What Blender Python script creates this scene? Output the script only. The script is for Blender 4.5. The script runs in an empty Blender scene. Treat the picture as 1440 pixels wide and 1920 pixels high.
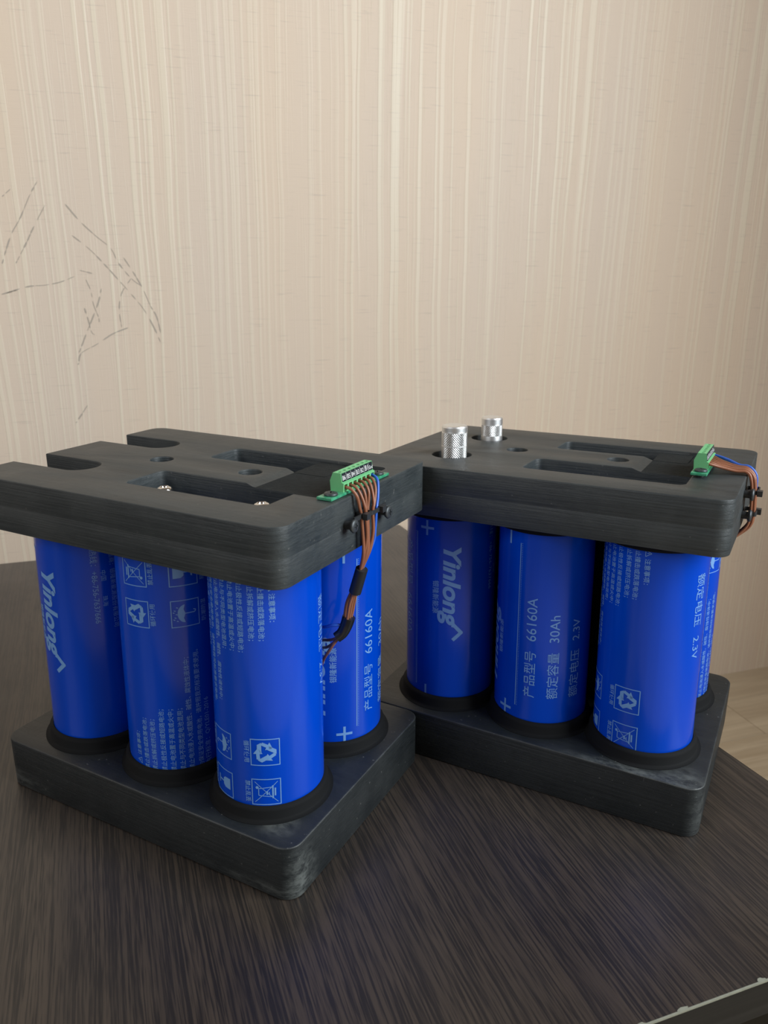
import bpy, bmesh, math, random
from mathutils import Vector, Matrix
random.seed(7)
S = bpy.context.scene
col = S.collection
PI = math.pi

# ------------------------------------------------------------------ camera
F, PITCH, ROLL, H = 1491.06, -0.303236, -0.0033, 0.349962
cam_d = bpy.data.cameras.new('camera')
cam = bpy.data.objects.new('camera', cam_d)
col.objects.link(cam)
cam.location = (0, 0, H)
cam.rotation_euler = (Matrix.Rotation(PI/2 + PITCH, 3, 'X') @ Matrix.Rotation(-ROLL, 3, 'Z')).to_euler()
cam_d.sensor_fit = 'VERTICAL'
cam_d.sensor_height = 5.6
cam_d.sensor_width = 4.2
cam_d.lens = 5.6 * F / 1920
cam_d.dof.use_dof = True
cam_d.dof.focus_distance = 0.52
cam_d.dof.aperture_fstop = 2.2
cam_d.clip_start = 0.02
cam_d.clip_end = 50
S.camera = cam

# ------------------------------------------------------------------ light
world = bpy.data.worlds.new('world')
S.world = world
world.use_nodes = True
wb = world.node_tree.nodes['Background']
wb.inputs[0].default_value = (1.0, 0.78, 0.65, 1)
wb.inputs[1].default_value = 0.14

def area(name, loc, target, w, h, power, color):
    d = bpy.data.lights.new(name, 'AREA')
    d.shape = 'RECTANGLE'
    d.size, d.size_y, d.energy, d.color = w, h, power, color
    o = bpy.data.objects.new(name, d)
    col.objects.link(o)
    o.location = loc
    o.rotation_euler = (Vector(target) - Vector(loc)).to_track_quat('-Z', 'Y').to_euler()
    return o

# daylight through the window in the wall on the right
area('window_daylight', (1.15, -0.15, 0.95), (0.198, -0.456, 0.80), 1.1, 1.15, 47, (0.90, 0.96, 1.0))
# the lit room on the left behind the camera
area('room_daylight', (-1.6, -0.8, 1.25), (-0.5, 0.9, 0.55), 1.0, 1.0, 17, (0.95, 0.97, 1.0))

S.view_settings.view_transform = 'Standard'
S.view_settings.look = 'None'
S.view_settings.gamma = 1
S.view_settings.use_curve_mapping = False
S.view_settings.exposure = 0.0

# ------------------------------------------------------------------ material helpers
class NT:
    def __init__(self, name):
        self.m = bpy.data.materials.new(name)
        self.m.use_nodes = True
        self.t = self.m.node_tree
        self.b = self.t.nodes['Principled BSDF']
    def n(self, typ, **kw):
        x = self.t.nodes.new(typ)
        ins = kw.pop('ins', {})
        for k, v in kw.items():
            setattr(x, k, v)
        for k, v in ins.items():
            if hasattr(v, 'is_output') or isinstance(v, bpy.types.NodeSocket):
                self.t.links.new(v, x.inputs[k])
            else:
                x.inputs[k].default_value = v
        return x
    def l(self, a, b):
        self.t.links.new(a, b)
    def mapping(self, src, scale=(1, 1, 1), rot=(0, 0, 0), loc=(0, 0, 0)):
        return self.n('ShaderNodeMapping', ins={'Vector': src, 'Scale': scale, 'Rotation': rot, 'Location': loc}).outputs[0]
    def noise(self, vec, scale=1, detail=4, rough=.5, dist=0):
        return self.n('ShaderNodeTexNoise', ins={'Vector': vec, 'Scale': scale, 'Detail': detail, 'Roughness': rough, 'Distortion': dist}).outputs[0]
    def ramp(self, fac, *stops):
        r = self.n('ShaderNodeValToRGB', ins={'Fac': fac})
        e = r.color_ramp.elements
        while len(e) < len(stops):
            e.new(.5)
        for x, (p, c) in zip(e, stops):
            x.position = p
            x.color = (c, c, c, 1) if isinstance(c, (int, float)) else (*c, 1)
        return r.outputs[0]
    def mix(self, fac, a, b, typ='MIX'):
        x = self.n('ShaderNodeMix', data_type='RGBA', blend_type=typ)
        for s, v in ((x.inputs[0], fac), (x.inputs[6], a), (x.inputs[7], b)):
            if isinstance(v, bpy.types.NodeSocket):
                self.l(v, s)
            elif isinstance(v, (int, float)):
                s.default_value = v
            else:
                s.default_value = (*v, 1)
        return x.outputs[2]
    def math(self, op, a, b=0.0, c=None):
        x = self.n('ShaderNodeMath', operation=op)
        for i, v in enumerate((a, b) if c is None else (a, b, c)):
            if isinstance(v, bpy.types.NodeSocket):
                self.l(v, x.inputs[i])
            else:
                x.inputs[i].default_value = v
        return x.outputs[0]
    def obj(self):
        return self.n('ShaderNodeTexCoord').outputs['Object']
    def bump(self, h, dist, strength=1, normal=None):
        x = self.n('ShaderNodeBump', ins={'Height': h, 'Distance': dist, 'Strength': strength})
        if normal:
            self.l(normal, x.inputs['Normal'])
        return x.outputs[0]
    def set(self, **kw):
        names = dict(color='Base Color', rough='Roughness', metal='Metallic', spec='Specular IOR Level', normal='Normal', coat='Coat Weight', coat_rough='Coat Roughness')
        for k, v in kw.items():
            s = self.b.inputs[names[k]]
            if isinstance(v, bpy.types.NodeSocket):
                self.l(v, s)
            elif isinstance(v, (int, float)):
                s.default_value = v
            else:
                s.default_value = (*v, 1)
        return self.m

def plain(name, color, rough=.5, metal=0., spec=.5, noise=0.0):
    t = NT(name)
    c = color
    if noise:
        n = t.noise(t.obj(), 250, 4)
        c = t.mix(t.math('MULTIPLY', n, noise), color, tuple(min(1, x * 2 + .02) for x in color))
    return t.set(color=c, rough=rough, metal=metal, spec=spec)

# ---- black painted wood, optionally with rubbed corners
def black_wood(name, scuffs=(), edge=.6, gain=1.):
    t = NT(name)
    o = t.obj()
    geo = t.n('ShaderNodeNewGeometry')
    tc = t.n('ShaderNodeTexCoord')
    grain = t.noise(t.mapping(o, (14, 90, 900)), 1, 5, .65)
    fine = t.noise(t.mapping(o, (60, 420, 700)), 1, 3, .6)
    blot = t.noise(o, 26, 5, .6)
    base = t.mix(t.ramp(grain, (.35, 0.), (.75, 1.)), (.0160, .0222, .0252), (.038, .0480, .0515))
    base = t.mix(t.ramp(blot, (.42, 0.), (.72, .75)), base, (.050, .058, .059))
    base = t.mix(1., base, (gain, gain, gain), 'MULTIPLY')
    # tiny pale dust specks
    speck = t.ramp(t.noise(o, 420, 1, .4), (.745, 0.), (.80, .55))
    base = t.mix(speck, base, (.12, .125, .12))
    # edges rubbed pale
    bev = t.n('ShaderNodeBevel', samples=4, ins={'Radius': .0016})
    dot = t.n('ShaderNodeVectorMath', operation='DOT_PRODUCT')
    t.l(bev.outputs[0], dot.inputs[0])
    t.l(geo.outputs['Normal'], dot.inputs[1])
    em = t.ramp(dot.outputs['Value'], (.90, 1.), (.992, 0.))
    em = t.math('MULTIPLY', em, t.ramp(t.noise(o, 55, 4, .7), (.40, .08), (.68, edge)))
    base = t.mix(em, base, (.105, .115, .115))
    for (x, y, z, r, k, sc) in scuffs:
        d = t.n('ShaderNodeVectorMath', operation='DISTANCE')
        t.l(t.mapping(o, sc), d.inputs[0])
        d.inputs[1].default_value = (x*sc[0], y*sc[1], z*sc[2])
        f = t.ramp(t.math('DIVIDE', d.outputs['Value'], r), (0.15, 1.), (1., 0.))
        n = t.ramp(t.noise(t.mapping(o, (70, 120, 220)), 1, 6, .7), (.40, 0.), (.62, 1.))
        base = t.mix(t.math('MULTIPLY', t.math('MULTIPLY', f, n), k), base, (.16, .175, .165))
    hgt = t.math('ADD', t.math('MULTIPLY', grain, .7), t.math('MULTIPLY', fine, .3))
    nb = t.bump(hgt, .0007, .55)
    nb = t.bump(t.noise(o, 180, 4, .6), .0004, .5, nb)
    return t.set(color=base, rough=t.ramp(blot, (.3, .42), (.7, .56)), spec=.5, normal=nb)

M = {}
M['wood_a'] = black_wood('black_wood_first_pack')
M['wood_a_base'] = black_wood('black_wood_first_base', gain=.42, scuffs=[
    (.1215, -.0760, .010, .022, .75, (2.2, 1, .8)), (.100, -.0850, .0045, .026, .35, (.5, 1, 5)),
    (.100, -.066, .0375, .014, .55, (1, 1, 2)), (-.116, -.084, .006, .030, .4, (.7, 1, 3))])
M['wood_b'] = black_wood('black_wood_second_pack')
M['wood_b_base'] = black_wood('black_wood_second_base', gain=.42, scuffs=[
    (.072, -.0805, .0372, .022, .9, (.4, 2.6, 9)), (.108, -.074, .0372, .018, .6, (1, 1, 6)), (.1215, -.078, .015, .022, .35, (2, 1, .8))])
t = NT('rough_black_recess')
o = t.obj()
M['rough_black'] = t.set(color=t.mix(t.noise(o, 300, 4), (.006, .0085, .0095), (.020, .0245, .026)), rough=.85, spec=.25, normal=t.bump(t.noise(o, 260, 5, .7), .0014, .8))
M['foam'] = plain('black_foam', (.0035, .0042, .0048), .8, spec=.25)
M['black_plastic'] = plain('black_nylon', (.026, .029, .031), .42)
M['black_screw'] = plain('black_oxide_steel', (.075, .084, .09), .45, .6)
M['steel'] = plain('bright_steel', (.78, .77, .75), .16, 1.)
M['sleeve'] = plain('heat_shrink_black', (.016, .019, .022), .48)
M['tape'] = plain('wrapped_black_tape', (.011, .012, .013), .3)
M['green'] = plain('green_terminal_plastic', (.17, .54, .24), .38)
M['green_dark'] = plain('green_plastic_inside', (.02, .10, .045), .6)
M['white_ink'] = plain('white_ink', (.82, .84, .84), .5)
M['strip'] = plain('black_label_strip', (.012, .016, .022), .4)
M['copper'] = plain('copper', (.75, .42, .22), .25, 1.)

t = NT('circuit_board_green')
M['pcb'] = t.set(color=t.mix(t.ramp(t.noise(t.obj(), 300, 2), (.4, 0.), (.6, 1.)), (.03, .26, .13), (.07, .36, .20)), rough=.3)
M['brown_wire'] = plain('brown_insulation', (.27, .105, .055), .36)
M['blue_wire'] = plain('blue_insulation', (.03, .13, .60), .33)

t = NT('blue_shrink_film')
o = t.obj()
wr = t.noise(t.mapping(o, (120, 120, 9)), 1, 2, .5)
M['film'] = t.set(color=(.0, .057, .53), rough=.16, spec=.35, coat=0., coat_rough=.07, normal=t.bump(wr, .0006, .35))
M['print'] = plain('pale_blue_print', (.17, .36, .70), .35)

# aluminium with a knurl relief
def alu(name, knurl):
    t = NT(name)
    o = t.obj()
    if knurl:
        sx = t.n('ShaderNodeSeparateXYZ', ins={0: o})
        a = t.math('ARCTAN2', sx.outputs[1], sx.outputs[0])
        p = t.math('MULTIPLY', a, 34)
        q = t.math('MULTIPLY', sx.outputs[2], 3600)
        s1 = t.math('SINE', t.math('ADD', p, q))
        s2 = t.math('SINE', t.math('SUBTRACT', p, q))
        h = t.math('MAXIMUM', s1, s2)
        return t.set(color=(.74, .75, .75), metal=1., rough=.30, normal=t.bump(h, .00035, .6))
    n = t.noise(t.mapping(o, (40, 40, 3000)), 1, 2)
    return t.set(color=(.84, .85, .85), metal=1., rough=.42, normal=t.bump(n, .00003, .4))
M['alu'] = alu('turned_aluminium', False)
M['knurl'] = alu('knurled_aluminium', True)

# wallpaper: object coords x along the wall, z up
t = NT('embossed_wallpaper')
o = t.obj()
wav = t.noise(t.mapping(o, (5, 1, 2.2)), 1, 2)
wv = t.n('ShaderNodeVectorMath', operation='MULTIPLY_ADD')
cx = t.n('ShaderNodeCombineXYZ', ins={0: wav})
t.l(cx.outputs[0], wv.inputs[0])
wv.inputs[1].default_value = (.022, 0, 0)
t.l(o, wv.inputs[2])
v = wv.outputs[0]
s1 = t.ramp(t.noise(t.mapping(v, (190, 1, .8)), 1, 1, .5), (.53, 0.), (.63, 1.))
s2 = t.ramp(t.noise(t.mapping(v, (120, 1, .5), loc=(3.3, 0, 0)), 1, 1, .4), (.60, 0.), (.66, .8))
s3 = t.ramp(t.noise(t.mapping(o, (420, 1, 7), loc=(9, 0, 1)), 1, 2, .6), (.56, 0.), (.66, 1.))
dens = t.ramp(t.noise(t.mapping(o, (6, 1, .6), loc=(1, 0, 4)), 1, 2), (.35, .35), (.6, 1.))
st = t.math('MULTIPLY', t.math('MAXIMUM', t.math('MULTIPLY', s1, .9), t.math('MAXIMUM', s2, t.math('MULTIPLY', s3, .4))), dens)
weave = t.noise(t.mapping(o, (30, 1, 900)), 1, 3, .6)
patch = t.noise(t.mapping(o, (9, 1, 1.2)), 1, 3)
base = t.mix(t.ramp(patch, (.35, 0.), (.65, 1.)), (.78, .635, .485), (.755, .63, .505))
c = t.mix(t.math('MULTIPLY', st, .66), base, (.87, .80, .62))
scr = t.ramp(t.noise(t.mapping(o, (26, 1, 520), loc=(0, 0, 2)), 1, 2, .5), (.63, 0.), (.72, .30))
c = t.mix(scr, c, (.45, .38, .32))
hh = t.math('ADD', st, t.math('MULTIPLY', weave, .34))
M['wallpaper'] = t.set(color=c, rough=t.ramp(st, (0., .52), (1., .36)), spec=.45, normal=t.bump(hh, .0009, .55))
M['pencil'] = plain('pencil_line', (.46, .40, .33), .7)

# dark wenge laminate: object coords, x along table front, y along grain
t = NT('dark_wenge_laminate')
o = t.obj()
w1 = t.noise(t.mapping(o, (1, .5, 1)), 5, 2)
vm = t.n('ShaderNodeVectorMath', operation='MULTIPLY_ADD')
cx = t.n('ShaderNodeCombineXYZ', ins={0: w1})
t.l(cx.outputs[0], vm.inputs[0])
vm.inputs[1].default_value = (.02, 0, 0)
t.l(o, vm.inputs[2])
v = vm.outputs[0]
g1 = t.noise(t.mapping(v, (760, 10, 1)), 1, 2, .5)
g2 = t.noise(t.mapping(v, (1500, 60, 1)), 1, 1, .5)
g3 = t.noise(t.mapping(v, (60, 1.5, 1)), 1, 2, .5)
gm = t.math('ADD', t.math('MULTIPLY', g1, .62), t.math('MULTIPLY', g2, .38))
c = t.mix(t.ramp(gm, (.43, 0.), (.57, 1.)), (.0095, .0074, .0062), (.044, .0325, .0235))
c = t.mix(t.ramp(g3, (.35, .3), (.6, 0.)), c, (.0105, .0085, .0090))
sm = t.ramp(t.noise(o, 9, 4, .6), (.4, .36), (.65, .46))
t.b.inputs['Sheen Weight'].default_value = .45
t.b.inputs['Sheen Roughness'].default_value = .35
t.b.inputs['Sheen Tint'].default_value = (1., .93, .86, 1)
M['laminate'] = t.set(color=c, rough=sm, spec=.6, normal=t.bump(gm, .00003, .5))
t = NT('dark_edge_band')
o = t.obj()
M['edge_band'] = t.set(color=t.mix(t.ramp(t.noise(t.mapping(o, (4, 4, 300)), 1, 3), (.4, 0.), (.7, 1.)), (.006, .006, .0055), (.013, .0125, .0115)), rough=.6, spec=.2)
M['chip'] = plain('bare_chipboard_edge', (.17, .175, .135), .8, noise=.6)
t = NT('dark_metal_leg')
M['leg'] = t.set(color=(.02, .02, .02), rough=.45)

# oak laminate floor
t = NT('oak_laminate')
o = t.obj()
ri = t.n('ShaderNodeObjectInfo').outputs['Random']
off = t.n('ShaderNodeCombineXYZ', ins={0: t.math('MULTIPLY', ri, 37.), 1: t.math('MULTIPLY', ri, 11.)})
ad = t.n('ShaderNodeVectorMath', operation='ADD')
t.l(o, ad.inputs[0]); t.l(off.outputs[0], ad.inputs[1])
v = ad.outputs[0]
g = t.noise(t.mapping(v, (5, 70, 1)), 1, 5, .6, .6)
g2 = t.noise(t.mapping(v, (2.5, 18, 1)), 1, 3, .5, 1.)
c = t.mix(t.ramp(g, (.3, 0.), (.7, 1.)), (.46, .36, .235), (.66, .55, .39))
c = t.mix(t.ramp(g2, (.45, 0.), (.75, .7)), c, (.42, .315, .20))
c = t.mix(t.math('MULTIPLY', ri, .35), c, (.72, .62, .46))
M['oak'] = t.set(color=c, rough=.42)
M['subfloor'] = plain('floor_joint', (.10, .07, .045), .8)

# ------------------------------------------------------------------ object helpers
def tag(o, label=None, cat=None, group=None, kind=None):
    for k, v in (('label', label), ('category', cat), ('group', group), ('kind', kind)):
        if v:
            o[k] = v
    return o

def mk(name, mesh, mat=None, parent=None, M4=None, smooth=None):
    if mat is not None:
        mesh.materials.clear()
        for m_ in (mat if isinstance(mat, (list, tuple)) else [mat]):
            mesh.materials.append(m_)
    o = bpy.data.objects.new(name, mesh)
    col.objects.link(o)
    if parent:
        o.parent = parent
    if M4 is not None:
        o.matrix_local = M4
    if smooth is not None:
        smooth_mesh(mesh, smooth)
    return o

def smooth_mesh(mesh, angle):
    bm = bmesh.new(); bm.from_mesh(mesh)
    for f in bm.faces:
        f.smooth = True
    for e in bm.edges:
        e.smooth = not (len(e.link_faces) == 2 and e.calc_face_angle(0) > math.radians(angle)) 
    bm.to_mesh(mesh); bm.free()

def bm_mesh(bm, name='m'):
    me = bpy.data.meshes.new(name)
    bmesh.ops.recalc_face_normals(bm, faces=bm.faces)
    bm.to_mesh(me); bm.free()
    return me

def box(bm, x0, x1, y0, y1, z0, z1):
    vs = [bm.verts.new((x, y, z)) for z in (z0, z1) for x, y in ((x0, y0), (x1, y0), (x1, y1), (x0, y1))]
    for f in ((3, 2, 1, 0), (4, 5, 6, 7), (0, 1, 5, 4), (1, 2, 6, 5), (2, 3, 7, 6), (3, 0, 4, 7)):
        bm.faces.new([vs[i] for i in f])
    return vs

def bbox_mesh(x0, x1, y0, y1, z0, z1, bev=0, seg=2):
    bm = bmesh.new()
    box(bm, x0, x1, y0, y1, z0, z1)
    if bev:
        bmesh.ops.bevel(bm, geom=bm.edges[:], offset=bev, segments=seg, profile=.5, affect='EDGES')
    return bm_mesh(bm)

def lathe(bm, prof, seg=48, c=(0, 0, 0), mats=None):
    """prof: list of (r, z); closed at axis when r == 0."""
    rings = []
    for r, z in prof:
        if r < 1e-9:
            rings.append([bm.verts.new((c[0], c[1], c[2] + z))])
        else:
            rings.append([bm.verts.new((c[0] + r*math.cos(2*PI*i/seg), c[1] + r*math.sin(2*PI*i/seg), c[2] + z)) for i in range(seg)])
    for k in range(len(rings) - 1):
        a, b = rings[k], rings[k+1]
        for i in range(seg):
            j = (i+1) % seg
            if len(a) == 1 and len(b) == 1:
                continue
            if len(a) == 1:
                f = bm.faces.new((a[0], b[j], b[i]))
            elif len(b) == 1:
                f = bm.faces.new((a[i], a[j], b[0]))
            else:
                f = bm.faces.new((a[i], a[j], b[j], b[i]))
            if mats:
                f.material_index = mats[k]

def lathe_mesh(prof, seg=48, mats=None):
    bm = bmesh.new()
    lathe(bm, prof, seg, mats=mats)
    return bm_mesh(bm)

def catmull(pts, n=8):
    P = [Vector(p) for p in pts]
    P = [P[0]*2 - P[1]] + P + [P[-1]*2 - P[-2]]
    out = []
    for i in range(1, len(P) - 2):
        for k in range(n):
            u = k / n
            a, b, c, d = P[i-1:i+3]
            out.append(.5*((2*b) + (c-a)*u + (2*a-5*b+4*c-d)*u*u + (3*b-a-3*c+d)*u**3))
    out.append(P[-2])
    return out

def tube(bm, path, r, seg=10, caps=True):
    rr = r if isinstance(r, (list, tuple)) else [r]*len(path)
    rings = []
    n = None
    for i, p in enumerate(path):
        tg = (path[min(i+1, len(path)-1)] - path[max(i-1, 0)]).normalized()
        if n is None:
            n = tg.orthogonal().normalized()
        n = (n - tg*n.dot(tg)).normalized()
        b = tg.cross(n)
        rings.append([bm.verts.new(p + (n*math.cos(2*PI*k/seg) + b*math.sin(2*PI*k/seg))*rr[i]) for k in range(seg)])
    for a, b in zip(rings, rings[1:]):
        for k in range(seg):
            bm.faces.new((a[k], a[(k+1) % seg], b[(k+1) % seg], b[k]))
    if caps:
        bm.faces.new(rings[0][::-1]); bm.faces.new(rings[-1])

def eval_mesh(o):
    dg = bpy.context.evaluated_depsgraph_get()
    me = bpy.data.meshes.new_from_object(o.evaluated_get(dg))
    return me

def boolean(mesh, cutters, op='DIFFERENCE'):
    a = bpy.data.objects.new('tmp', mesh); col.objects.link(a)
    cs = []
    for c_ in cutters:
        c = bpy.data.objects.new('tmpc', c_); col.objects.link(c); cs.append(c)
        md = a.modifiers.new('b', 'BOOLEAN'); md.operation = op; md.solver = 'EXACT'; md.object = c
    bpy.context.view_layer.update()
    me = eval_mesh(a)
    for o in cs + [a]:
        bpy.data.objects.remove(o)
    return me

def arc(cx, cy, r, a0, a1, n):
    return [(cx + r*math.cos(math.radians(a0 + (a1-a0)*i/n)), cy + r*math.sin(math.radians(a0 + (a1-a0)*i/n))) for i in range(n+1)]

def rrect(x0, x1, y0, y1, r, n=6):
    return arc(x1-r, y1-r, r, 0, 90, n) + arc(x0+r, y1-r, r, 90, 180, n) + arc(x0+r, y0+r, r, 180, 270, n) + arc(x1-r, y0+r, r, 270, 360, n)

def slab(outline, holes, z0, z1, bev):
    """flat board with holes and a small bevel, as a mesh"""
    cu = bpy.data.curves.new('slab', 'CURVE')
    cu.dimensions = '2D'; cu.fill_mode = 'BOTH'
    cu.extrude = (z1 - z0)/2 - bev
    cu.bevel_depth = bev; cu.bevel_resolution = 2; cu.offset = -bev
    for pts in [outline] + holes:
        sp = cu.splines.new('POLY')
        sp.points.add(len(pts) - 1)
        for p, q in zip(sp.points, pts):
            p.co = (q[0], q[1], 0, 1)
        sp.use_cyclic_u = True
    o = bpy.data.objects.new('tmp', cu); col.objects.link(o)
    bpy.context.view_layer.update()
    me = eval_mesh(o)
    bpy.data.objects.remove(o)
    bm = bmesh.new(); bm.from_mesh(me)
    bmesh.ops.remove_doubles(bm, verts=bm.verts, dist=2e-6)
    for v_ in bm.verts:
        v_.co.z += (z0 + z1)/2
    bmesh.ops.recalc_face_normals(bm, faces=bm.faces)
    bm.to_mesh(me); bm.free()
    return me

def text_bm(s, offset=0., shear=0., res=3):
    cu = bpy.data.curves.new('txt', 'FONT')
    cu.body = s; cu.size = 1; cu.offset = offset; cu.shear = shear; cu.resolution_u = res
    o = bpy.data.objects.new('tmp', cu); col.objects.link(o)
    bpy.context.view_layer.update()
    me = eval_mesh(o)
    bpy.data.objects.remove(o); bpy.data.curves.remove(cu)
    bm = bmesh.new(); bm.from_mesh(me)
    bpy.data.meshes.remove(me)
    bmesh.ops.remove_doubles(bm, verts=bm.verts, dist=1e-5)
    return bm

def add_bm(dst, src, fn):
    mp = {v: dst.verts.new(fn(v.co)) for v in src.verts}
    for f in src.faces:
        try:
            dst.faces.new([mp[v] for v in f.verts])
        except ValueError:
            pass

# ------------------------------------------------------------------ the printed wrapper of a cell (page: X mm from + end along the axis, Y mm page-down round the girth)
RC = .033
MM = .001
DEG = PI/180*RC*1000           # mm of girth per degree
def build_print():
    out = bmesh.new()
    flat = bmesh.new()
    def put(src, x0, x1, yc, align='mid', fixed=None):
        xs = [v.co.x for v in src.verts]; ys = [v.co.y for v in src.verts]
        a, b = min(xs), max(xs)
        k = (x1 - x0)/(b - a)
        ky = k if fixed is None else fixed/(max(ys) - min(ys))
        ym = (max(ys) + min(ys))/2
        add_bm(flat, src, lambda c: Vector((x0 + (c.x - a)*k, yc*DEG - (c.y - ym)*ky, 0)))
        src.free()
    def poly(pts):
        try:
            flat.faces.new([flat.verts.new((x, y, 0)) for x, y in pts])
        except ValueError:
            pass
    def rect(x0, x1, y0, y1):
        poly([(x0, y0), (x1, y0), (x1, y1), (x0, y1)])
    def stroke(p, q, w):
        d = Vector((q[0]-p[0], q[1]-p[1])); n = Vector((-d.y, d.x)).normalized()*w/2
        poly([(p[0]+n.x, p[1]+n.y), (q[0]+n.x, q[1]+n.y), (q[0]-n.x, q[1]-n.y), (p[0]-n.x, p[1]-n.y)])
    # plus and minus
    yp = -32.5*DEG
    rect(43.5, 54.5, yp-.85, yp+.85); rect(48.1, 49.9, yp-5.5, yp-.85); rect(48.1, 49.9, yp+.85, yp+5.5)
    rect(169, 180, yp-.8, yp+.8)
    yl = -17*DEG
    rect(53, 171, yl-.28, yl+.28)
    x = 53
    while x < 171:
        rect(x, x+.45, yl+.95, yl+1.4); x += 1.25
    # logo
    put(text_bm('Yinlong', .032, .28, 5), 61.6, 122, -62.0, fixed=16.6)
    yb = -68.5*DEG
    stroke((119.5, yb+.3), (126.3, yb-6.0), 2.6); stroke((125.2, yb-6.1), (131.5, yb+.6), 2.6)
    put(text_bm('银隆新能源', .012), 87, 111.8, -45.3)
    # rating lines
    put(text_bm('产品型号'), 61.4, 95.4, 0); put(text_bm('66160A'), 103, 134, .2)
    put(text_bm('额定容量'), 61.4, 95.4, 27.5); put(text_bm('30Ah'), 103, 122.4, 27.7)
    put(text_bm('额定电压'), 61.2, 96, 56); put(text_bm('2.3V'), 103.2, 118.7, 56.2)
    # warnings
    T = 122
    ty = T*DEG
    a = (44.8, ty+1.7); b = (49.0, ty+1.7); c_ = (46.9, ty-1.9)
    stroke(a, b, .35); stroke(b, c_, .35); stroke(c_, a, .35); rect(46.7, 47.1, ty-.7, ty+.7)
    put(text_bm('注意事项：', .006), 50.5, 67.2, T)
    em = 3.75
    lines = ['禁止撞击或跌落电池；', '禁止拆解或挤压电池；', '禁止极性反接或短路电池；', '禁止电池置于高温或火中；', '禁止与不同类型电池混用；',
             '禁止电池浸入水或酸性、碱性、腐蚀性液体中；', '为保证安全使用电池，请按照我司标准要求使用。', '执行标准：Q/YLE01-2016']
    offs = [11, 21, 32, 42, 52, 61.5, 72, 81]
    for s, d in zip(lines, offs):
        L = len(s)*em - (1.6 if s[-1] in '；。' else 0)
        if s.startswith('执行'):
            L = 47
        put(text_bm(s, .004, res=2), 42.3, 42.3 + L, T + d)
    put(text_bm('制造商：银隆新能源股份有限公司', 0, res=2), 46, 101, 218)
    put(text_bm('中国', 0), 61, 68, 228.3); put(text_bm('珠海', 0), 78.5, 85.5, 228.3)
    put(text_bm('热线：+86-756-7637666', 0), 46, 96.5, 237.5)
    # symbol boxes
    def frame(x0, x1, y0, y1, w=.55):
        rect(x0, x1, y0, y0+w); rect(x0, x1, y1-w, y1); rect(x0, x0+w, y0+w, y1-w); rect(x1-w, x1, y0+w, y1-w)
    def icon(x0, y0, fn, s=17.3):
        frame(x0, x0+s, y0, y0+s)
        fn(lambda u, v: (x0 + s/2 + u*s/2, y0 + s/2 - v*s/2))
    yr = (T - 3.5)*DEG; yu = (T + 49)*DEG
    def recycle(P):
        for k in range(3):
            a = math.radians(120*k)
            R = lambda u, v: P(u*math.cos(a) - v*math.sin(a), u*math.sin(a) + v*math.cos(a))
            poly([R(-.50, .22), (R(-.18, .76)), R(.16, .76), R(-.22, .10)])
            poly([R(.24, .74), R(.46, .40), R(.64, .50), R(.58, -.02), R(.10, .16), R(.26, .28), R(.02, .64)][:7])
    def bin_(P):
        def ln(a, b, w=.45): stroke(P(*a), P(*b), w)
        ln((-.78, -.78), (.78, .78), .35); ln((-.78, .78), (.78, -.78), .35)
        ln((-.38, .42), (-.26, -.52)); ln((.38, .42), (.26, -.52)); ln((-.26, -.52), (.26, -.52))
        ln((-.50, .44), (.50, .44), .9); ln((-.3, .60), (.3, .60), .9); ln((-.06, .05), (.22, .05), .9); ln((.0, .2), (.22, .2), .5)
        poly([P(-.34 + .11*math.cos(i*PI/5), -.62 + .11*math.sin(i*PI/5)) for i in range(10)])
    def umbrella(P):
        n = 14
        poly([P(.66*math.cos(PI*i/n), .02 + .52*math.sin(PI*i/n)) for i in range(n+1)] + [P(-.33, .12), P(0, .0), P(.33, .12)])
        stroke(P(0, .0), P(0, -.66), .6); stroke(P(0, -.66), P(.16, -.74), .6); stroke(P(.16, -.74), P(.22, -.56), .6)
        for u, v in ((-.5, .62), (-.24, .76), (.0, .66), (.28, .78), (.5, .62), (-.38, .84), (.14, .86)):
            stroke(P(u, v), P(u-.05, v-.12), .6)
    def glass(P):
        poly([P(-.42, .72), P(.42, .72), P(.40, .18), P(.24, -.02), P(-.24, -.02), P(-.40, .18)])
        stroke(P(0, -.02), P(0, -.5), .9); poly([P(-.3, -.5), P(.3, -.5), P(.34, -.62), P(-.34, -.62)])
    icon(139.3, yr, recycle); icon(165.4, yr, bin_); icon(139.3, yu, umbrella); icon(165.4, yu, glass)
    put(text_bm('循环使用', .006), 140.8, 154.8, T + 30.5)
    put(text_bm('禁止乱丢', .006), 167, 181, T + 30.5)
    put(text_bm('防潮防湿', .006), 140.8, 154.8, T + 84)
    put(text_bm('易碎物品', .006), 167, 181, T + 84)
    # cut big faces into strips so that they bend with the can
    ys = [v.co.y for v in flat.verts]
    y = math.floor(min(ys))
    while y < max(ys):
        es = [e for e in flat.edges if (e.verts[0].co.y - y)*(e.verts[1].co.y - y) < 0]
        fs = set(f for e in es for f in e.link_faces)
        if fs:
            geom = list(fs) + list({e for f in fs for e in f.edges}) + list({v for f in fs for v in f.verts})
            bmesh.ops.bisect_plane(flat, geom=geom, dist=1e-5, plane_co=(0, y, 0), plane_no=(0, 1, 0))
        y += 1.6
    for v in flat.verts:
        X, Y = v.co.x, v.co.y
        a = Y/(RC*1000)
        r = RC + .00012
        v.co = (r*math.cos(a), r*math.sin(a), X*MM)
    me = bpy.data.meshes.new('print')
    flat.to_mesh(me); flat.free(); out.free()
    return me
PRINT = build_print()

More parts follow.
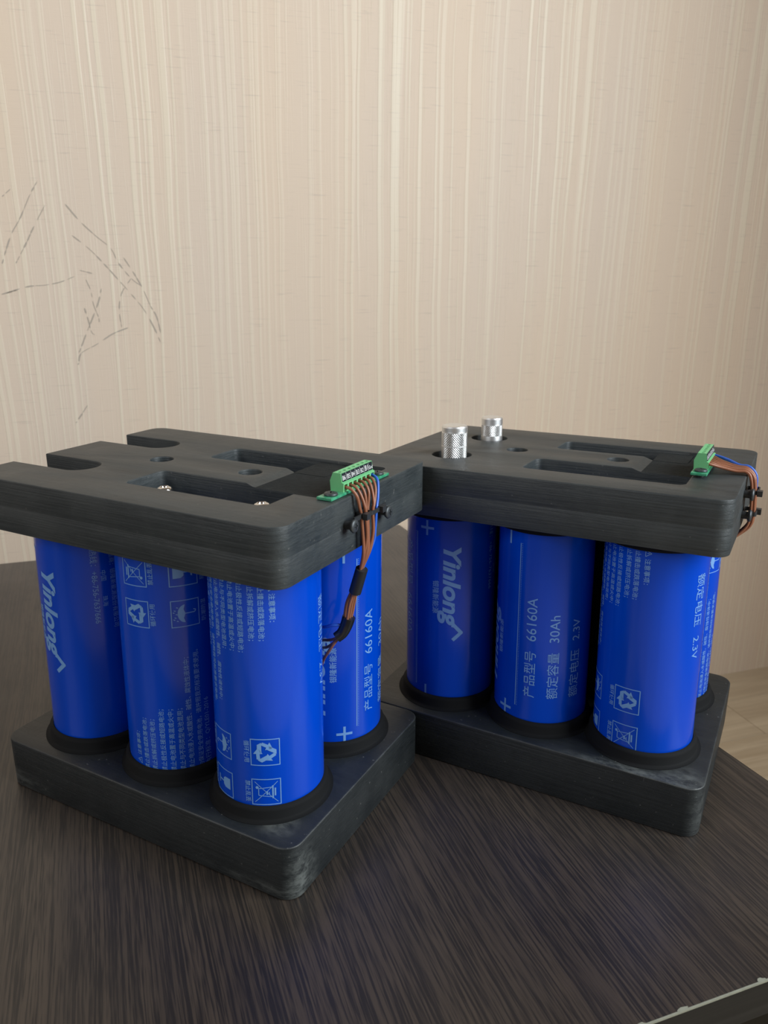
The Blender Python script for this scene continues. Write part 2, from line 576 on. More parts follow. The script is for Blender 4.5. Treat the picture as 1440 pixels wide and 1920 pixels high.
# ------------------------------------------------------------------ setting: wall, floor
D = Vector((.952, .3062, 0)).normalized()
WN = Vector((-D.y, D.x, 0))             # away from the room
WANG = math.atan2(D.y, D.x)
SEAM = Vector((.466, 1.2025, 0))
FLOOR = -.335
wall = mk('wall_back', bbox_mesh(-2.4, 2.6, .004, .12, FLOOR, 2.3), M['wallpaper'])
wall.matrix_world = Matrix.Translation(SEAM) @ Matrix.Rotation(WANG, 4, 'Z')
tag(wall, 'cream wall covered in embossed wallpaper with pale vertical streaks', kind='structure')
sm = None
for k in range(-4, 4):
    if sm is None:
        sm = bbox_mesh(0, .53, 0, .0045, FLOOR, 2.29)
    s_ = mk('wallpaper_strip', sm, M['wallpaper'], wall, Matrix.Translation((k*.53, 0, 0)))

# pencil scribbles on the wallpaper, in wall coordinates (metres along wall, height)
SCR = [
[(-0.8864, 0.4337), (-0.8961, 0.4185), (-0.9081, 0.3958), (-0.9186, 0.3797), (-0.9271, 0.3608), (-0.933, 0.3459)] ,
[(-0.8815, 0.4095), (-0.8964, 0.3852), (-0.9032, 0.373), (-0.9115, 0.3594), (-0.9182, 0.3485)] ,
[(-0.9141, 0.4252), (-0.9234, 0.4172)] ,
[(-0.8606, 0.4112), (-0.8472, 0.3938), (-0.8324, 0.3789), (-0.8171, 0.365), (-0.8102, 0.3495), (-0.7976, 0.3323), (-0.7869, 0.3235)] ,
[(-0.857, 0.3787), (-0.8395, 0.3636), (-0.8246, 0.3467), (-0.812, 0.331), (-0.7993, 0.315), (-0.7864, 0.2971), (-0.7765, 0.276), (-0.7705, 0.2592)] ,
[(-0.804, 0.3552), (-0.7942, 0.338), (-0.7857, 0.3206), (-0.7787, 0.3014), (-0.7725, 0.2879), (-0.7686, 0.2637)] ,
[(-0.853, 0.3413), (-0.8395, 0.3378)] ,
[(-0.8472, 0.3313), (-0.843, 0.3185), (-0.8417, 0.304), (-0.8376, 0.2894), (-0.8374, 0.2835)] ,
[(-0.8314, 0.3212), (-0.8358, 0.3068), (-0.845, 0.2867), (-0.8522, 0.2722), (-0.8596, 0.2562), (-0.8633, 0.2489)] ,
[(-0.8058, 0.2768), (-0.8239, 0.2699), (-0.8423, 0.2586), (-0.8604, 0.2488), (-0.8646, 0.237), (-0.8661, 0.2364)] ,
[(-0.7976, 0.3323), (-0.8092, 0.3165), (-0.8139, 0.2977), (-0.813, 0.277)] ,
[(-0.9317, 0.3169), (-0.9095, 0.3236), (-0.8904, 0.3253), (-0.8737, 0.3288), (-0.8564, 0.3356)] ,
[(-0.8599, 0.1879), (-0.8684, 0.176), (-0.8752, 0.1671)] ,
[(-0.852, 0.2999), (-0.8492, 0.2868), (-0.8465, 0.272), (-0.8412, 0.2689)] ,
[(-0.9371, 0.3156), (-0.9206, 0.3201)] ,
]
for l_ in SCR:
    bm = bmesh.new()
    pts = catmull([(a, 0, b) for a, b in l_], 8)
    rnd = random.Random(len(l_)*97 + int(l_[0][1]*1e4))
    k = 0
    while k < len(pts) - 1:
        n_ = rnd.randint(3, 7)
        seg = pts[k:k+n_+1]
        if len(seg) > 1:
            d_ = (seg[-1] - seg[0]).normalized(); nn_ = Vector((-d_.z, 0, d_.x))
            w_ = rnd.uniform(.0003, .0008)
            vs = [(p + nn_*w_*(.2 if i_ in (0, len(seg)-1) else 1), p - nn_*w_*(.2 if i_ in (0, len(seg)-1) else 1)) for i_, p in enumerate(seg)]
            vv = [[bm.verts.new((q.x, -.00025, q.z)) for q in pr_] for pr_ in vs]
            for a_, b_ in zip(vv, vv[1:]):
                bm.faces.new((a_[0], b_[0], b_[1], a_[1]))
        k += n_ + rnd.randint(0, 2)
    mk('pencil_scribble', bm_mesh(bm), M['pencil'], wall)

fl = mk('floor', bbox_mesh(-2.4, 2.6, -3.0, .1, FLOOR-.03, FLOOR-.0035), M['subfloor'])
fl.matrix_world = wall.matrix_world
tag(fl, 'light oak laminate floor', kind='structure')
pm = bbox_mesh(.0003, .8997, .0003, .0947, FLOOR-.0035, FLOOR, .0004, 1)
for r in range(30):
    for c_ in range(-3, 4):
        x = c_*.9 + (r*.37 % .9) - .3
        if x > 2.6 or x < -2.6:
            continue
        mk('plank', pm, M['oak'], fl, Matrix.Translation((x, -(r+1)*.095 + .019, 0)))

# ------------------------------------------------------------------ table
# corners: back right, front right; the front edge runs parallel to the wall
BR = Vector((.0205, 1.0585, 0)); FR = Vector((.3245, .3640, 0))
d1 = Vector((.9405, .3398, 0))
BL = BR - D*1.25; FL = FR - d1*1.45
TT = .0235
table = bpy.data.objects.new('table', None); col.objects.link(table)
table.location = ((BR + FR + BL + FL)/4) + Vector((0, 0, FLOOR))
table.rotation_euler = (0, 0, math.atan2(d1.y, d1.x))
tag(table, 'low table with a dark wenge wood-grain top and worn front edge', 'table')
Tinv = (Matrix.Translation(table.location) @ Matrix.Rotation(table.rotation_euler.z, 4, 'Z')).inverted()
tp = [Tinv @ p for p in (BL, FL, FR, BR)]
ztop = -FLOOR
def prism(pts, z0, z1, bev=0):
    bm = bmesh.new()
    a = [bm.verts.new((p.x, p.y, z0)) for p in pts]; b = [bm.verts.new((p.x, p.y, z1)) for p in pts]
    bm.faces.new(a[::-1]); bm.faces.new(b)
    for i in range(len(pts)):
        j = (i+1) % len(pts)
        bm.faces.new((a[i], a[j], b[j], b[i]))
    if bev:
        bmesh.ops.bevel(bm, geom=bm.edges[:], offset=bev, segments=2, profile=.5, affect='EDGES')
    return bm_mesh(bm)
def inset(pts, d):
    c = sum(pts, Vector())/4
    return [p + (c - p).normalized()*d for p in pts]
mk('tabletop', prism(tp, ztop-TT, ztop), M['laminate'], table)
# edge bands and the worn line along the front edge
def strip_along(p, q, w, z0, z1, out):
    d = (q - p).normalized(); n = Vector((d.y, -d.x, 0))
    return prism([p + n*out, q + n*out, q + n*(out + w), p + n*(out + w)], z0, z1)
mk('edge_band', strip_along(tp[1], tp[2], .0007, ztop-TT-.0002, ztop-.0012, 0.0), M['edge_band'], table)
mk('edge_band', strip_along(tp[2], tp[3], .0007, ztop-TT-.0002, ztop-.0002, 0.0), M['edge_band'], table)
wl = mk('worn_edge', strip_along(tp[1], tp[2], .0009, ztop-.0010, ztop+.00005, -.0002), M['chip'], table)
wl['label'] = 'pale bare chipboard line along the table edge'
def chip(p, q, t0, ln, wd):
    bm = bmesh.new()
    d = (q - p).normalized(); n = Vector((-d.y, d.x, 0)); up = Vector((0, 0, 1))
    c = p + d*t0
    random.seed(int(t0*1e4))
    N = 12
    top = []; 
    for i in range(N):
        a = 2*PI*i/N
        k = random.uniform(.7, 1.15)
        top.append(c + d*(math.cos(a)*ln/2*k) + n*(max(math.sin(a), -.15)*wd*k))
    a = [bm.verts.new((v.x, v.y, ztop - .0005)) for v in top]; b = [bm.verts.new((v.x, v.y, ztop + .00022)) for v in top]
    bm.faces.new(b); bm.faces.new(a[::-1])
    for i in range(N):
        bm.faces.new((a[i], a[(i+1) % N], b[(i+1) % N], b[i]))
    return bm_mesh(bm)
def tproj(X, Y):      # world point on top -> distance along front edge from FL
    return ((Tinv @ Vector((X, Y, 0))) - tp[1]).dot((tp[2] - tp[1]).normalized())
for (X, Y, ln, wd) in ((.1245, .2925, .006, .0016), (.1475, .3003, .0085, .0018), (.1945, .3172, .006, .0018), (.225, .328, .01, .0018), (.05, .265, .008, .002)):
    mk('edge_chip', chip(tp[1], tp[2], tproj(X, Y), ln, wd), M['chip'], table)
# splinter scratch on the front band
bm = bmesh.new()
dd = (tp[2]-tp[1]).normalized(); nn = Vector((dd.y, -dd.x, 0))
c0 = tp[1] + dd*tproj(.172, .309) + nn*.0009
pts = [(-.003, -.0125), (-.0022, -.0100), (-.0012, -.0085), (.0005, -.0045), (-.0002, -.0075), (.0004, -.0100), (-.0008, -.0105), (-.001, -.0130), (-.0018, -.0112)]
a = [bm.verts.new(c0 + dd*x + Vector((0, 0, ztop + z))) for x, z in pts]
b = [bm.verts.new(v.co - nn*.0004) for v in a]
bm.faces.new(a); bm.faces.new(b[::-1])
for i in range(len(a)):
    bm.faces.new((a[i], b[i], b[(i+1) % len(a)], a[(i+1) % len(a)]))
mk('splinter_scratch', bm_mesh(bm), M['white_ink'], table)
ins = inset(tp, .07)
for p in ins:
    mk('leg', bbox_mesh(p.x-.022, p.x+.022, p.y-.022, p.y+.022, 0.0, ztop-TT, .002), M['leg'], table)

# ------------------------------------------------------------------ battery packs
L, W, ZB = .24096, .1653, .03605
CX = (.04657, .12010, .19236)
RY = (.04565, .12007)
ZC = .0450
def P3(x, y, z=0.):           # board coordinates (x from the right end, y from the front) -> pack coordinates
    return Vector((L/2 - x, y - W/2, z))

# shared small meshes
def cross_cut(mesh, c, size, depth, ax='z'):
    a = bmesh.new(); box(a, -size, size, -size*.2, size*.2, -depth, depth)
    b = bmesh.new(); box(b, -size*.2, size*.2, -size, size, -depth, depth)
    ms = []
    for q in (a, b):
        for v in q.verts:
            v.co = v.co + Vector(c)
        ms.append(bm_mesh(q))
    return boolean(mesh, ms)
pan = lathe_mesh([(0, 0), (.0038, 0), (.0040, .0004), (.0039, .0009), (.0034, .0014), (.0022, .0016), (.0010, .0017), (0, .0017)], 32)
SCREW = cross_cut(pan, (0, 0, .0020), .0019, .0011); smooth_mesh(SCREW, 40)
SCREW.materials.append(M['black_screw'])
b_ = lathe_mesh([(0, -.03), (.003, -.03), (.003, -.006), (.0050, -.0055), (.0052, -.004), (.0049, -.0016), (.0040, -.0004), (.0028, 0), (.0022, -.0004), (.002, -.0022), (0, -.0024)], 32)
BOLT = b_; smooth_mesh(BOLT, 50); BOLT.materials.append(M['steel'])
COLLAR_LOW = lathe_mesh([(.0335, -.001), (.0388, -.001), (.0388, .0003), (.0368, .0008), (.0360, .0018), (.0357, .0066), (.0347, .0084), (.0331, .0090), (.0331, -.001)], 64)
COLLAR_UP = lathe_mesh([(.0331, .001), (.0385, .001), (.0380, -.0022), (.0366, -.0050), (.0350, -.0058), (.0331, -.0060), (.0331, .001)], 64)
for q in (COLLAR_LOW, COLLAR_UP):
    smooth_mesh(q, 50)
    q.materials.append(M['foam'])
def cell_mesh(ln):
    prof = [(0, 0), (.0305, 0), (.0322, .0004), (.0330, .0016)] + [(.0330, .0016 + (ln-.0032)*i/24) for i in range(1, 25)] + [(.0322, ln-.0004), (.0305, ln), (0, ln)]
    m_ = lathe_mesh(prof, 96); smooth_mesh(m_, 40)
    return m_

def terminal_block_mesh():
    # section in x (towards right = +), extruded along y; 7 ways, pitch 5.08 mm
    n = 7; pitch = .00508; l = n*pitch
    sec = [(.0038, 0), (.0041, .0050), (.0029, .0054), (.0022, .0108), (-.0030, .0108), (-.0050, .0060), (-.0046, 0)]
    bm = bmesh.new()
    a = [bm.verts.new((x, -l/2, z)) for x, z in sec]; b = [bm.verts.new((x, l/2, z)) for x, z in sec]
    bm.faces.new(a); bm.faces.new(b[::-1])
    for i in range(len(sec)):
        j = (i+1) % len(sec)
        bm.faces.new((a[j], a[i], b[i], b[j]))
    body = bm_mesh(bm)
    c1 = bmesh.new(); c2 = bmesh.new()
    for i in range(n):
        y = -l/2 + pitch*(i + .5)
        box(c1, .0002, .006, y-.0017, y+.0017, .0005, .0042)
        lathe(c2, [(0, .0078), (.0014, .0078), (.0014, .013), (0, .013)], 16, (-.0004, y, 0))
    me = boolean(body, [bm_mesh(c1), bm_mesh(c2)])
    me.materials.append(M['green'])
    return me
TB = terminal_block_mesh()
def strip_mesh():
    l = 7*.00508
    p = Vector((.00287, 0, .0057)); q = Vector((.00222, 0, .0106)); n = Vector((.992, 0, .12))
    bm = bmesh.new()
    vs = []
    for s in (0, .00025):
        for y, e in ((-l/2+.0006, p), (l/2-.0006, p), (l/2-.0006, q), (-l/2+.0006, q)):
            vs.append(bm.verts.new(Vector((e.x, y, e.z)) + n*s))
    for f in ((3, 2, 1, 0), (4, 5, 6, 7), (0, 1, 5, 4), (1, 2, 6, 5), (2, 3, 7, 6), (3, 0, 4, 7)):
        bm.faces.new([vs[i] for i in f])
    return bm_mesh(bm)
STRIP = strip_mesh()
def strip_text():
    out = bmesh.new()
    l = 7*.00508
    p = Vector((.00287, 0, .0057)); up = (Vector((.00222, 0, .0106)) - p).normalized(); n = Vector((.992, 0, .12))
    for i, s in enumerate(['B6', 'B5', 'B4', 'B3', 'B2', 'B1', 'Gnd']):
        src = text_bm(s, .0)
        xs = [v.co.x for v in src.verts]; w = max(xs) - min(xs); x0 = min(xs)
        k = (.0031 if len(s) == 2 else .0043)/w
        yc = -l/2 + .00508*(i + .5)
        add_bm(out, src, lambda c: Vector((p.x, yc + (c.x - x0 - w/2)*k, p.z)) + up*(.0009 + c.y*k*1.15) + n*.0003)
        src.free()
        if i:
            y = -l/2 + .00508*i
            e = p + n*.0003
            vs = [out.verts.new(Vector((e.x, yy, e.z)) + up*u) for yy, u in ((y-.00009, .0002), (y+.00009, .0002), (y+.00009, .0047), (y-.00009, .0047))]
            out.faces.new(vs)
    me = bpy.data.meshes.new('strip_text'); out.to_mesh(me); out.free()
    return me
STEXT = strip_text()
def tb_screws():
    bm = bmesh.new()
    for i in range(7):
        y = -7*.00508/2 + .00508*(i + .5)
        lathe(bm, [(0, .0081), (.0012, .0081), (.0013, .0079)], 14, (-.0004, y, 0))
    return bm_mesh(bm)
TBS = tb_screws()

def loop_strap(bm, x0, x1, y0, y1, z, w, th, r):
    outer = rrect(x0, x1, y0, y1, r, 5); inner = rrect(x0+th, x1-th, y0+th, y1-th, max(r-th, .0002), 5)
    n = len(outer)
    A = [bm.verts.new((p[0], p[1], z-w/2)) for p in outer]; B = [bm.verts.new((p[0], p[1], z+w/2)) for p in outer]
    C_ = [bm.verts.new((p[0], p[1], z-w/2)) for p in inner]; E = [bm.verts.new((p[0], p[1], z+w/2)) for p in inner]
    for i in range(n):
        j = (i+1) % n
        bm.faces.new((A[i], A[j], B[j], B[i])); bm.faces.new((C_[j], C_[i], E[i], E[j]))
        bm.faces.new((B[i], B[j], E[j], E[i])); bm.faces.new((A[j], A[i], C_[i], C_[j]))

def build_pack(cfg):
    th = cfg['t']
    root = bpy.data.objects.new('battery_pack', None); col.objects.link(root)
    org = Vector((cfg['x'], cfg['y'], 0)) + Vector((-math.cos(th), -math.sin(th), 0))*L/2 + Vector((-math.sin(th), math.cos(th), 0))*W/2
    org.z = .0002
    root.matrix_world = Matrix.Translation(org) @ Matrix.Rotation(th, 4, 'Z')
    tag(root, cfg['label'], 'battery pack')
    MT = Matrix.Translation((-cfg['dx'], cfg['dy'], 0)) @ Matrix.Rotation(-cfg['da'], 4, 'Z')
    # tilt about the middle of the board
    zt = cfg['z1']
    MT = MT @ Matrix.Translation((0, 0, zt)) @ Matrix.Rotation(cfg['tx'], 4, 'Y') @ Matrix.Rotation(cfg['ty'], 4, 'X') @ Matrix.Translation((0, 0, -zt))
    wm, wbm = cfg['mats']
    z1, z2 = cfg['z1'], cfg['z2']
    # base board: shallow seats for the cells under the collars
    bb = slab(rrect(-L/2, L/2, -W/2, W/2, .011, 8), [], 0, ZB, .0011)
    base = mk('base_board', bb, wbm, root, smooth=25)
    # top board: two glued layers
    Lt, Wt = cfg['Lt'], cfg['Wt']
    x1, x0, y0, y1 = Lt/2, -Lt/2, -Wt/2, Wt/2
    r = .010
    out = arc(x1-r, y1-r, r, 0, 90, 8) + arc(x0+r, y1-r, r, 90, 180, 8)
    nx = L/2 - CX[2]
    holes = []
    if cfg['notched']:
        nr = .0128
        for cy in (RY[1] + .0005 - W/2, RY[0] + .0005 - W/2):
            out += [(x0, cy + nr)] + arc(nx, cy, nr, 90, -90, 16) + [(x0, cy - nr)]
    else:
        for cy in (RY[0], RY[1]):
            holes.append(arc(nx - .0015, cy - W/2, .0143, 0, 345, 23))
    out += arc(x0+r, y0+r, r, 180, 270, 8) + arc(x1-r, y0+r, r, 270, 360, 8)
    sl = lambda a, b, c, d, rr=.005: rrect(L/2 - b, L/2 - a, c - W/2, d - W/2, rr, 4)
    slots_up = [sl(.031, .1352, .0275, .0620), sl(.0400, .1345, .1040, .1355)]
    holes += [arc(L/2 - .158, .0843 - W/2, .0078, 0, 345, 15), arc(L/2 - .0840, .0843 - W/2, .0075, 0, 345, 15)]
    zm = z1 + (z2 - z1)*.49
    lower = slab(out, holes + slots_up, z1, zm + .0004, .0006)
    upper = slab(out, holes + slots_up, zm - .0006, z2, .0008)
    # worn-down recess in front of the terminal block
    rx0, rx1 = cfg['recess']
    dep = .0024
    rc = bmesh.new()
    box(rc, L/2 - rx1, L/2 - rx0, .0590 - W/2, .1345 - W/2, z2 - dep, z2 + .02)
    bmesh.ops.bevel(rc, geom=[e for e in rc.edges if abs(e.verts[0].co.z - e.verts[1].co.z) > .01], offset=.004, segments=4, profile=.5, affect='EDGES')
    for v in rc.verts:
        if v.co.z > z2 + .01:
            if v.co.x < (L - rx0 - rx1)/2:
                v.co.x -= .060
            if v.co.y < .095 - W/2:
                v.co.y -= .045
    upper = boolean(upper, [bm_mesh(rc)])
    upper.materials.clear(); upper.materials.append(wm); upper.materials.append(M['rough_black'])
    for p_ in upper.polygons:
        c_ = p_.center
        if p_.normal.z > .5 and c_.z < z2 - .0004 and c_.z > z2 - dep - .0005:
            p_.material_index = 1
    # bridge that carries the recess over the far slot
    top = mk('top_board', lower, wm, root, MT, smooth=25)
    mk('board_layer', upper, None, top, smooth=25)
    br = bmesh.new()
    box(br, L/2 - .0640, L/2 - .0405, .1030 - W/2, .1362 - W/2, z2 - .012, z2 - dep + .0002)
    mk('wire_channel_bridge', bm_mesh(br), M['rough_black'], top)
    # cells
    ln = .158
    for i, (cx, ry, flip, az) in enumerate(cfg['cells']):
        b0 = P3(CX[cx], RY[ry], ZB + .0006)
        t0 = MT @ P3(CX[cx], RY[ry], z1 - .001)
        ax = (t0 - b0).normalized()
        length = (t0 - b0).length
        rot = Vector((0, 0, 1)).rotation_difference(ax).to_matrix().to_4x4()
        az_loc = math.radians(az) - th                  # wrapper zero direction in pack frame
        zs = cfg.get('zshift', {}).get((cx, ry), 0.)
        if length not in CELLS:
            CELLS[length] = cell_mesh(length)
        c = mk('cell', CELLS[length], M['film'], root, Matrix.Translation(b0) @ rot)
        if not flip:
            Mp = Matrix.Rotation(az_loc, 4, 'Z') @ Matrix.Translation((0, 0, -b0.z + zs))
        else:
            # upside down: page X runs downwards; angle P goes to az - P
            Mp = Matrix.Rotation(az_loc, 4, 'Z') @ Matrix.Translation((0, 0, -b0.z + .226 + zs)) @ Matrix.Rotation(PI, 4, 'X')
        pm_ = clip_print(Mp, length, flip, zs, az)
        mk('printed_text', pm_, M['print'], c)
        mk('collar', COLLAR_LOW, None, base, Matrix.Translation(P3(CX[cx], RY[ry], ZB)))
        mk('collar', COLLAR_UP, None, top, Matrix.Translation(P3(CX[cx], RY[ry], z1)))
        # terminal hardware seen through the openings
        if cx < 2 and ry == 0 and cfg['notched']:
            mk('bolt', BOLT, None, root, MT @ Matrix.Translation(P3(CX[cx], RY[ry], z2 - .0050)))
    sp = bbox_mesh(L/2 - .232, L/2 - .056, .0800 - W/2, .0862 - W/2, ZB + .0001, z1 - .003, .001)
    mk('gap_darkener', sp, M['foam'], root)  # made-up black block between the cell rows, added to keep the gaps dark
    if not cfg['notched']:
        for k, cy in enumerate(RY):
            kn = knob_mesh(k)
            o = mk('terminal_knob', kn, None, root, MT @ Matrix.Translation(P3(CX[2], cy + .0006, z1)))
            o['label'] = ('tall aluminium knob with two knurled bands' if k == 0 else 'shorter aluminium knob with smooth top and flange')
    # terminal block on its circuit board
    tx, tz = cfg['tb'], cfg['tbz']
    yb = cfg['tby']
    tb = mk('terminal_block', TB, None, root, MT @ Matrix.Translation(P3(tx, yb, z2 + tz + .0016)))
    tb['label'] = 'green seven-way screw terminal block'
    ls = mk('label_strip', STRIP, M['strip'], tb)
    mk('strip_lettering', STEXT, M['white_ink'], tb)
    mk('clamp_screws', TBS, M['green_dark'], tb)
    pc = mk('circuit_board', bbox_mesh(-.0049, .0049, -.0335, .0335, 0, .0016, .0002, 1), M['pcb'], root, MT @ Matrix.Translation(P3(tx, .0842, z2 + tz)))
    for sy in (-.0268, .0268):
        mk('screw', SCREW, None, pc, Matrix.Translation((0.0004, sy, .0017)) @ Matrix.Rotation(.5, 4, 'Z'))
        if tz > .001:
            mk('spacer', lathe_mesh([(0, -.006), (.0026, -.006), (.0026, 0), (0, 0)], 20), M['black_plastic'], pc, Matrix.Translation((0, sy, 0)))
    # solder joints row
    # side screws and ties
    for (sy, sz) in cfg['side_screws']:
        xo = -(cfg['Lt'] - L)/2
        Ms = MT @ Matrix.Translation(P3(-cfg.get('so', .0052) + xo*0, sy, sz)) @ Matrix.Rotation(PI/2, 4, 'Y')
        s = mk('screw', SCREW, None, root, Ms)
        mk('spacer', lathe_mesh([(0, -.006), (.0024, -.006), (.0024, -.0009), (.0034, -.0008), (.0034, 0), (0, 0)], 24), M['black_plastic'], s)
    for (ya, yb_, z, hy, sy, xd, tilt) in cfg['ties']:
        bm = bmesh.new()
        xf = L/2 + .0004
        loop_strap(bm, xf, xf + xd, ya - W/2, yb_ - W/2, z, .0026, .0007, .0015)
        h0, h1 = (hy - .0022 - W/2, hy + .0022 - W/2)
        box(bm, xf + xd - .0010, xf + xd + .0022, h0, h1, z - .0018, z + .0018)
        # strap running to the screw
        s0, s1 = sorted((hy - W/2, sy - W/2))
        box(bm, xf + xd*.62, xf + xd*.62 + .0009, s0, s1, z - .0013, z + .0013)
        mk('cable_tie', bm_mesh(bm), M['black_plastic'], root, MT)
    # wires
    for i, path in enumerate(cfg['wires']):
        pts = [MT @ P3(*q) for q in path]
        bm = bmesh.new()
        tube(bm, catmull(pts, 7), cfg['wr'], 10)
        blue = i in cfg['blue']
        o = mk('wire', bm_mesh(bm), M['blue_wire'] if blue else M['brown_wire'], root, smooth=60)
        if blue:
            o['label'] = 'blue ground wire'
    for nm, mat, path, rad in cfg['sleeves']:
        pts = [MT @ P3(*q) for q in path]
        bm = bmesh.new()
        pp = catmull(pts, 6)
        rs = [rad[0] + (rad[1] - rad[0])*k/(len(pp)-1) for k in range(len(pp))]
        tube(bm, pp, rs, 18)
        mk(nm, bm_mesh(bm), mat, root, smooth=50)
    return root

CELLS = {}
def clip_print(Mp, length, flip, zs, az):
    me = PRINT.copy()
    bm = bmesh.new(); bm.from_mesh(me)
    bmesh.ops.transform(bm, matrix=Mp, verts=bm.verts)
    for z, s in ((.0022, -1), (length - .0022, 1)):
        bmesh.ops.bisect_plane(bm, geom=bm.verts[:] + bm.edges[:] + bm.faces[:], dist=1e-7, plane_co=(0, 0, z), plane_no=(0, 0, s), clear_outer=True)
    bm.to_mesh(me); bm.free()
    return me

def knob_mesh(k):
    R_ = .0092
    h = .0343
    if k == 0:
        top = h + .0215
        prof = [(0, 0), (R_, 0), (R_, top-.0215-.003), (R_, top-.0215+.0065), (R_-.0003, top-.0215+.0067), (R_-.0003, top-.0215+.0070), (R_, top-.0215+.0072),
                (R_, top-.0050), (R_-.0003, top-.0048), (R_-.0003, top-.0045), (R_, top-.0042), (R_, top-.0014), (R_-.0006, top-.0004), (R_-.0018, top), (0, top)]
        mats = [0, 0, 1, 0, 0, 0, 1, 0, 0, 0, 0, 0, 0, 0]
    else:
        R_ = .0084
        top = h + .0172
        prof = [(0, 0), (R_, 0), (R_, h-.0075), (R_+.0012, h-.0075), (R_+.0012, h-.0045), (R_+.0003, h-.0038), (R_, h+.0020), (R_-.0002, h+.0021), (R_, h+.0024),
                (R_, h+.0108), (R_-.0003, h+.0110), (R_-.0003, h+.0113), (R_, h+.0116), (R_, top-.0015), (R_-.0006, top-.0004), (R_-.0018, top), (0, top)]
        mats = [0, 0, 0, 0, 0, 0, 0, 0, 1, 0, 0, 0, 0, 0, 0, 0]
    m_ = lathe_mesh(prof, 64, mats)
    m_.materials.append(M['alu']); m_.materials.append(M['knurl'])
    smooth_mesh(m_, 15)
    return m_

# ---- first pack (left)
z2a = .22395
wa = []
ys = [.0675, .0730, .0783, .0836, .0887, .0939]
tie = [.0722, .0742, .0768, .0800, .0822, .0846]
tix = [-.0032, -.0050, -.0038, -.0030, -.0052, -.0040]
low = [.0730, .0746, .0778, .0795, .0815, .0835]
for i in range(6):
    y0 = ys[i]
    wa.append([(.0092, y0, z2a+.0036), (.0045, y0+.0002, z2a+.0042), (.0005, y0+(tie[i]-y0)*.12, z2a+.0034), (-.0026, y0+(tie[i]-y0)*.38, z2a-.0010), (tix[i], tie[i]+(y0-tie[i])*.25, z2a-.0080),
               (tix[i]-.0002, tie[i], .2115), (tix[i]-.0008, low[i], .1990), (-.0040, .0745+(low[i]-.0745)*.8, .1885), (.0003, .0782 + (i-2.5)*.0005, .1765), (.0032, .0786 + (i-2.5)*.0004, .1685)])
wa.append([(.0092, .0990, z2a+.0036), (.0045, .0992, z2a+.0042), (.0000, .0975, z2a+.0020), (-.0028, .0930, z2a-.0060), (-.0045, .0882, .2115), (-.0046, .0862, .1990), (-.0042, .0853, .1925), (-.0016, .0812, .1820), (.0026, .0793, .1700)])
# between the sleeves
import random as _r
for i in range(5):
    a = (i-2)*.0014
    b_x = (.0012 if i % 2 else -.0006)
    wa.append([(.0060+b_x, .0800 + a*.6, .1610), (.0085+b_x*1.6, .0795 + a, .1530), (.0098+b_x*1.6, .0790 + a, .1455), (.0110+b_x, .0785 + a*.7, .1375)])
# tails going in between the cells
wa.append([(.0150, .0770, .1300), (.0185, .0760, .1272), (.0250, .0790, .1235), (.0330, .0850, .1190), (.0420, .0900, .1130)])
wa.append([(.0150, .0765, .1290), (.0190, .0745, .1245), (.0260, .0790, .1185), (.0340, .0860, .1130), (.0420, .0900, .1080)])
wa.append([(.0150, .0770, .1300), (.0200, .0735, .1215), (.0270, .0760, .1110), (.0330, .0820, .1020), (.0400, .0860, .0900)])
wa.append([(.0130, .0790, .1365), (.0180, .0745, .1372), (.0250, .0760, .1338), (.0330, .0830, .1290), (.0420, .0900, .1240)])

pack_a = dict(t=-.49178, x=-.05073, y=.36531, dx=.00195, dy=.00552, da=.00298, tx=-.0059, ty=-.0040, z1=.19033, z2=z2a,
    Lt=.24057, Wt=.1708, notched=True, recess=(.0128, .064), mats=(M['wood_a'], M['wood_a_base']),
    label='battery pack on the left with open notches in its black top board and two bundled wires groups hanging down its side',
    # cell: column, row, flipped, azimuth of page zero (degrees, world)
    cells=[(0, 0, True, 0), (1, 0, False, 0), (2, 0, True, 0), (0, 1, False, 0), (1, 1, True, 60), (2, 1, False, 200)],
    tb=.0078, tbz=.0002, tby=.0830, side_screws=[(.0606, .2086), (.1010, .2060)],
    ties=[(.0705, .0790, .2118, .0712, .0615, .0066, 0), (.0790, .0895, .2112, .0905, .0990, .0062, 0)],
    wires=wa, blue={6, 15}, wr=.00096,
    sleeves=[('heat_shrink_sleeve', M['sleeve'], [(.0000, .0783, .1762), (.0026, .0788, .1685), (.0056, .0795, .1598)], (.0037, .0038)),
             ('tape_wrap', M['tape'], [(.0100, .0792, .1425), (.0116, .0788, .1370), (.0138, .0775, .1318), (.0166, .0752, .1288)], (.0041, .0034))])
# azimuths solved from the photograph: az of page zero = az(feature) -/+ P
def az_un(az_feature, P): return az_feature - P
def az_fl(az_feature, P): return az_feature + P
pack_a['cells'] = [(0, 0, True, az_fl(-75.2, 122)), (1, 0, False, az_un(-126.0, 122)), (2, 0, True, az_fl(-65.2, 237.5)),
                   (0, 1, False, az_un(-41.4, 0)), (1, 1, True, 40), (2, 1, False, 130)]
pack_a['zshift'] = {(2, 0): -.004, (0, 0): .001}
pack_a['label'] = 'left battery pack of blue cells, its top board cut with open notches'

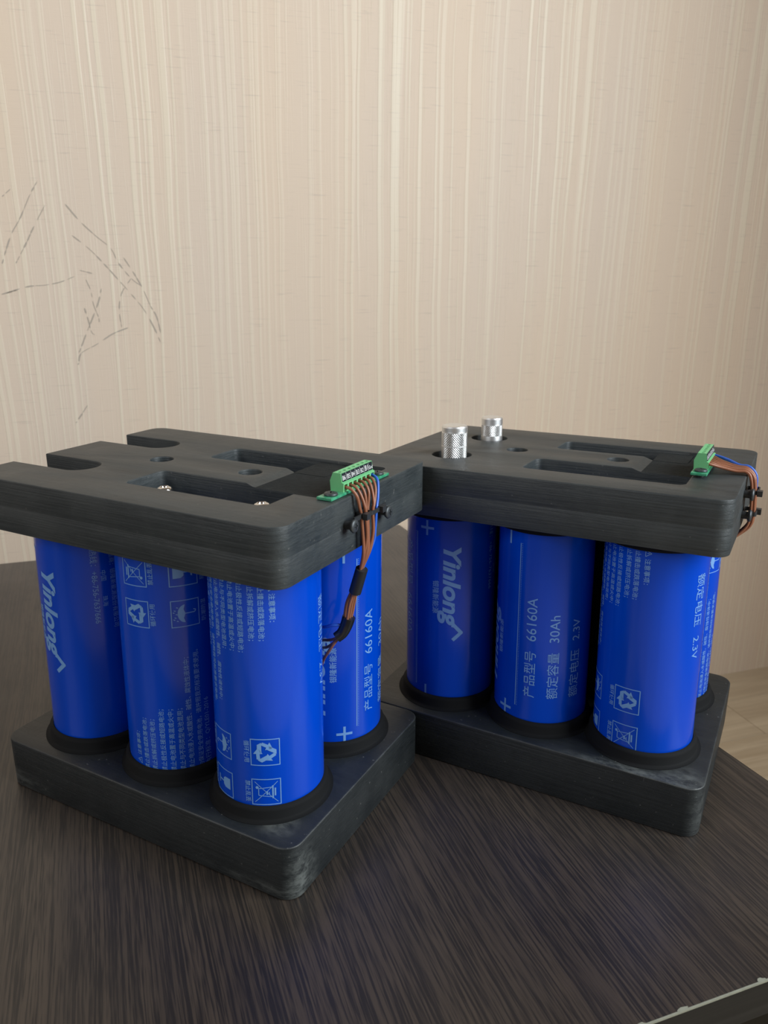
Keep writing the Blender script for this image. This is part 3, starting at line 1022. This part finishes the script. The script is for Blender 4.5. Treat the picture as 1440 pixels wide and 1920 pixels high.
# ---- second pack (right)
z2b = .21851
wb_ = []
ys = [.0640, .0692, .0742, .0792, .0842, .0892]
ed = [.0722, .0736, .0752, .0772, .0790, .0806]
exx = [-.0025, -.0042, -.0028, -.0044, -.0026, -.0040]
for i in range(6):
    y0 = ys[i]
    wb_.append([(.0275, y0, z2b+.0072), (.0225, y0, z2b+.0070), (.0160, y0+(ed[i]-y0)*.4, z2b+.0050), (.0070, y0+(ed[i]-y0)*.8, z2b+.0028+(i % 2)*.0008), (.0010, ed[i], z2b+.0026+(i % 2)*.0008),
               (exx[i]+.0004, ed[i], z2b-.0005), (exx[i]-.0012, ed[i], z2b-.0080), (exx[i]-.0020, ed[i]-.0005, z2b-.0180), (exx[i]-.0022, ed[i]-.0006, z2b-.0270), (exx[i]-.0004, ed[i]-.001, z2b-.0340), (.0050, ed[i]-.003, z2b-.0430), (.0120, ed[i]-.004, z2b-.0500)])
wb_.append([(.0275, .0942, z2b+.0072), (.0225, .0942, z2b+.0072), (.0140, .0905, z2b+.0058), (.0060, .0850, z2b+.0040), (.0000, .0825, z2b+.0040), (-.0045, .0822, z2b-.0005), (-.0055, .0820, z2b-.0080), (-.0050, .0818, z2b-.0200), (-.0030, .0815, z2b-.0270), (.0040, .0830, z2b-.0330)])
pack_b = dict(t=-.49402, x=.19884, y=.41936, dx=.00475, dy=.0072, da=.00317, tx=-.01642, ty=-.02325, z1=.18409, z2=z2b,
    Lt=.24097, Wt=.1667, notched=False, recess=(.0300, .064), mats=(M['wood_b'], M['wood_b_base']),
    label='right battery pack of blue cells with two aluminium knobs in its top board',
    cells=[(0, 0, True, az_fl(-117.5, 122)), (1, 0, False, az_un(-115.4, 0)), (2, 0, True, az_fl(-142.4, -17)),
           (0, 1, False, az_un(-55.4, 183)), (1, 1, True, 40), (2, 1, False, 130)],
    zshift={(2, 0): -.0065, (0, 0): -.001},
    tb=.0266, tbz=.0016, tby=.0795, side_screws=[(.0640, .2085), (.0650, .1945)],
    ties=[(.0700, .0835, .2085, .0700, .0660, .0078, 0), (.0690, .0835, .1945, .0790, .0660, .0080, 0)],
    wires=wb_, blue={6}, wr=.00096, so=.0045, sleeves=[])

A = build_pack(pack_a)
B = build_pack(pack_b)
